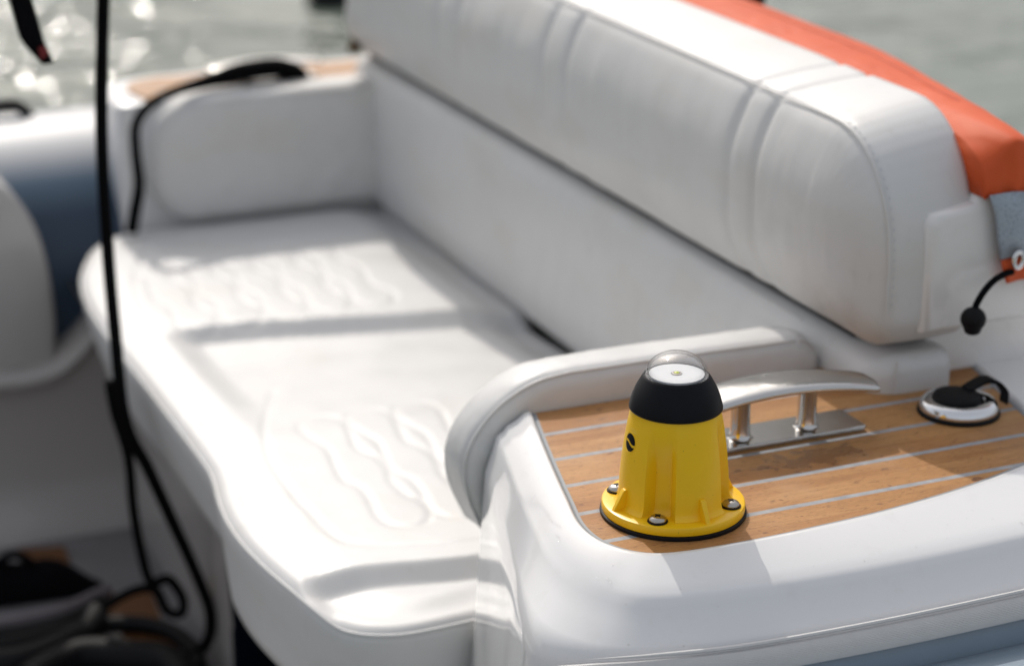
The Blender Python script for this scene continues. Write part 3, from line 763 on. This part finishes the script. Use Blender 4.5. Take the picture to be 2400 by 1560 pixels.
for k in range(33):
    a = 2*math.pi*k/32; rows.append([ey+Vector((math.cos(a)*(.0042+.0019*math.cos(b)), .0014*math.sin(b)-.001, math.sin(a)*(.0062+.0019*math.cos(b)))) for b in [2*math.pi*j/12 for j in range(12)]])
mb.grid(rows, True); mb.build('eyelet', CHR2, cv)
bg_ = thing('bungee_toggle', 'black bungee cord with a ball toggle hanging from the orange cover hem', 'bungee toggle', onU(2262, 740, 1.27))
P = [onU(2352, 632, 1.2862), onU(2335, 637, 1.282), onU(2310, 652, 1.277), onU(2288, 676, 1.273), onU(2270, 706, 1.271), onU(2266, 722, 1.270)]
mb = MB(); mb.tube(cat(P, 6), .0026, 12); mb.build('cord', ROPE, bg_)
bc = onU(2262, 741, 1.270); mb = MB()
mb.lathe([(0.0001, .0098)]+[(.0098*math.cos(R_(a)), .0094*math.sin(R_(a))) for a in range(80, -41, -8)]+[(.0072, -.0068), (.0060, -.0105), (.0042, -.0118), (.0001, -.0120)], bc, 40); mb.build('ball', RUB, bg_, sharp=50)
# black strap end beyond the cover at the top of the picture
o = MB(); o.tube([onU(1700, -22, 1.95), onU(1735, -8, 1.95), onU(1765, 2, 1.95)], .012, 10); o = tag(o.build('cover_strap', DARKF), 'black strap end poking up behind the far part of the orange cover', 'strap')

# ================================================================ ROPES AND STRAPS
def rope(name, label, cat_, pts, r, m=ROPE, n=8):
    mb = MB(); C = cat(pts, n)
    rr = [r(i/(len(C)-1)) if callable(r) else r for i in range(len(C))]
    mb.tube(C, rr, 12); return tag(mb.build(name, m, sharp=None), label, cat_)
rope('hanging_rope', 'thick black rope hanging straight down in front of the bench and curling onto the floor', 'rope',
     [onU(246, -120, 1.95), onU(240, 0, 1.95), onU(236, 300, 1.95), onU(249, 560, 1.95), onU(268, 780, 1.95), onU(292, 980, 1.95), onU(345, 1090, 1.96), onU(405, 1220, 1.98), onU(455, 1330, 2.0),
      onU(488, 1420, 2.0), onU(482, 1490, 2.0), onU(440, 1530, 2.0)], .0062)
rope('thin_rope', 'thinner black rope beside the hanging rope, ending in a loop near the floor', 'rope',
     [onU(254, 885, 1.985), onU(268, 960, 1.985), onU(298, 1060, 1.99), onU(310, 1180, 2.0), onU(330, 1290, 2.02), onU(352, 1352, 2.02), onU(392, 1345, 2.02), onU(425, 1390, 2.02), onU(420, 1425, 2.02), onU(388, 1418, 2.03),
      onU(360, 1370, 2.04), onU(310, 1372, 2.05), onU(240, 1410, 2.06)], .0052)
rope('deck_strap', 'black strap lying over the far cleat and hanging down beside the far armrest', 'strap',
     [onU(694, 196, 2.52), onU(690, 172, 2.515), onU(640, 158, 2.51), onU(560, 168, 2.50), onU(480, 190, 2.49), onU(400, 215, 2.468), onU(345, 246, 2.45), onU(316, 290, 2.445), onU(315, 350, 2.445), onU(323, 430, 2.44), onU(312, 500, 2.44), onU(306, 540, 2.44)],
     lambda t: .0125-.0062*sstep(t, .25, .45)+.0012*sstep(t, .7, .9))
hs = thing('hanging_strap', 'short wide black strap with dark red tip hanging at the upper left over the water', 'strap', onU(80, 100, 1.9))
mb = MB(); rows = []
for (x, y, w_) in ((30, -60, 22), (48, 0, 25), (62, 50, 26), (72, 85, 26), (82, 105, 22), (98, 128, 18), (112, 148, 14)):
    a, b = onU(x-w_, y+w_*.15, 1.9), onU(x+w_, y-w_*.15, 1.9)
    rows.append([a+Vector((0, -.004, 0)), b+Vector((0, -.004, 0)), b+Vector((0, .004, 0)), a+Vector((0, .004, 0))])
mb.grid(rows, True, True); mb.build('webbing', DARKF, hs, bevel=.002)
mb = MB(); a, b, c, d = onU(88, 112, 1.894), onU(100, 105, 1.894), onU(112, 122, 1.894), onU(94, 138, 1.894)
mb.add([a, b, c, d, a+Vector((0, -.004, 0)), b+Vector((0, -.004, 0)), c+Vector((0, -.004, 0)), d+Vector((0, -.004, 0))], [(0, 1, 2, 3), (7, 6, 5, 4), (0, 4, 5, 1), (1, 5, 6, 2), (2, 6, 7, 3), (3, 7, 4, 0)])
mb.build('red_tip', RED, hs)

# ================================================================ HELM SEAT at the left edge
hp = [onU(x, y, 2.40) for x, y in ((-150, 415), (-60, 420), (0, 442), (45, 485), (85, 550), (112, 640), (127, 740), (130, 800), (128, 858))]
hp = [p+Vector((p.x*.02, 0, 0)) for p in hp]; C = cat(hp, 6)+[Vector((hp[0].x, 2.40, hp[-1].z))]
C2 = [Vector((p.x, p.z, 0)) for p in C]
hh = thing('helm_seat', 'rounded pale grey helm seat side at the left edge of the picture', 'seat', (.2, 2.35, -.5))
mb = MB(); n = len(C)
rows = []
cm = Vector((.15, 2.4, -.3))
for (du, ins) in ((.10, 0), (.012, 0), (.004, .003), (0, .010)):
    rows.append([Vector((p.x+(cm.x-p.x)*ins*4, 2.40+du, p.z+(cm.z-p.z)*ins*4)) for p in C])
rows = [[v+Vector((0, .035, -.004)) for v in r] for r in rows]
mb.grid(rows, True, True); mb.build('side_panel', gelcoat('helm_gelcoat', (.48, .46, .44), .3), hh, sharp=50)
# ================================================================ COCKPIT CLUTTER (dark and far out of focus)
fb = thing('gear_bag', 'black gear bag lying on the dark cockpit floor at the lower left', 'bag', (.27, 2.2, -.54))
A, B = onZ(-120, 1398, -.497), onZ(240, 1362, -.497)
mb = MB(); rows = []
for i in range(25):
    s_ = i/24; c = A.lerp(B, s_); h = .050*(1-s_**1.8)**.7+.003+.006*math.sin(s_*11)
    rows.append([Vector((c.x, c.y+.030*math.cos(a)*(1.1-.5*s_), -.4960+max(0, h*math.sin(a)))) for a in [math.pi*k/16 for k in range(17)]])
mb.grid(rows); o = mb.build('sack', DARKF, fb, sharp=None)
mb = MB(); mb.tube(cat([A.lerp(B, .3)+Vector((0, 0, .035)), A.lerp(B, .4)+Vector((0, -.01, .055)), A.lerp(B, .5)+Vector((0, -.01, .05)), A.lerp(B, .6)+Vector((0, 0, .025))], 6), .005, 8); mb.build('carry_handle', DARKF, fb)
rope('paddle_shaft', 'pale grey curved paddle shaft lying across the floor beside the black bag', 'paddle', [onZ(-60, 1462, -.486), onZ(60, 1440, -.486), onZ(150, 1418, -.486), onZ(250, 1372, -.486)], .0085, GREYP)
fh = thing('floor_hose', 'thick black hose coiled on the cockpit floor at the bottom edge', 'hose', (.4, 2.0, -.54))
mb = MB(); mb.tube(cat([onZ(x, y, -.486) for x, y in ((-60, 1510), (60, 1490), (160, 1462), (250, 1450), (330, 1450), (400, 1468), (450, 1510), (465, 1560))], 8), .0095, 12); mb.build('coil', RUB, fh)
mb = MB(); mb.tube(cat([onZ(x, y, -.480) for x, y in ((60, 1580), (180, 1520), (300, 1522), (390, 1535), (440, 1600))], 8), .017, 12); mb.build('coil', RUB, fh)
mb = MB(); mb.tube(cat([onZ(x, y, -.480) for x, y in ((-60, 1545), (60, 1530), (180, 1480), (225, 1430))], 8), .016, 12); mb.build('coil', RUB, fh)
mb = MB(); mb.tube(cat([onZ(x, y, -.486) for x, y in ((-80, 1480), (60, 1470), (170, 1440), (235, 1400))], 8), .010, 12); mb.build('coil', RUB, fh)
# small corroded fitting at the far end of the backrest, tube valve, far buoy
q = onU(825, 103, 2.50); mb = MB(); mb.lathe([(0, -.010), (.009, -.010), (.010, -.004), (.007, .003), (.004, .007), (0, .008)], q, 20)
tag(mb.build('snap_fitting', RUST), 'small corroded brown fitting on top of the far end of the backrest', 'fitting')
q = onU(20, 262, 2.68); mb = MB(); rows = []
mb.tube(cat([q+Vector((-.05, 0, -.012)), q+Vector((-.03, 0, .006)), q+Vector((.01, 0, .008)), q+Vector((.028, 0, -.012))], 6), .008, 10)
tag(mb.build('grab_handle', RUB), 'small dark grab handle on top of the far tube at the left edge', 'handle')
q = onZ(768, -4, -.58); by = thing('mooring_buoy', 'dark grey mooring buoy on the water at the top edge', 'buoy', q)
mb = MB(); mb.lathe([(0, -.08), (.05, -.06), (.075, 0), (.07, .03), (.03, .055), (.012, .06), (0, .061)], q, 24); mb.build('float', BLK, by)
# ================================================================ WATER DROPS (countless)
mb = MB(); rnd = random.Random(3)
def drop(p, r, n=Vector((0, 0, 1)), flat=.45):
    up = n.normalized(); a = up.orthogonal().normalized(); b = up.cross(a); rows = []
    e = 1+rnd.random()*.5
    for k in range(5):
        th = math.pi/2*k/4.0; rows.append([p+(a*math.cos(f)*e+b*math.sin(f))*r*math.cos(th)*.999+(up*r*flat*math.sin(th)) for f in [2*math.pi*j/10 for j in range(10)]])
    rows[-1] = [p+up*r*flat+(a*math.cos(f)+b*math.sin(f))*r*.02 for f in [2*math.pi*j/10 for j in range(10)]]
    mb.grid(rows, True, True)
for i in range(150):                      # on the rim
    t = rnd.random(); k = int(t*(len(PI)-14)); f = .15+.7*rnd.random()
    p = PI[k].lerp(PO[k], f)
    z = .0040-.0055*sstep(f, .1, .45)-.007*max(0, (f-.45))
    zz = .0032+(-.0015-.0032)*min(1, f/.45) if f < .45 else -.0015-(f-.45)/.25*.0035 if f < .7 else -.005-(f-.7)/.25*.0045
    drop(Vector((p.x, p.y, zz)), .0003+.0009*rnd.random()**4)
for i in range(26):                       # on the cleat bar
    s_ = -.8+1.2*rnd.random(); drop(Vector((.7485+s_*.081, 1.267-.006*s_*s_+(rnd.random()-.5)*.026, .0014+.0430-.0085*s_*s_+.0030)), .0006+.0012*rnd.random()**2)
o = mb.build('water_drops', DROP, None); o['kind'] = 'stuff'; o['label'] = 'tiny water drops on the gelcoat rim and cleat'
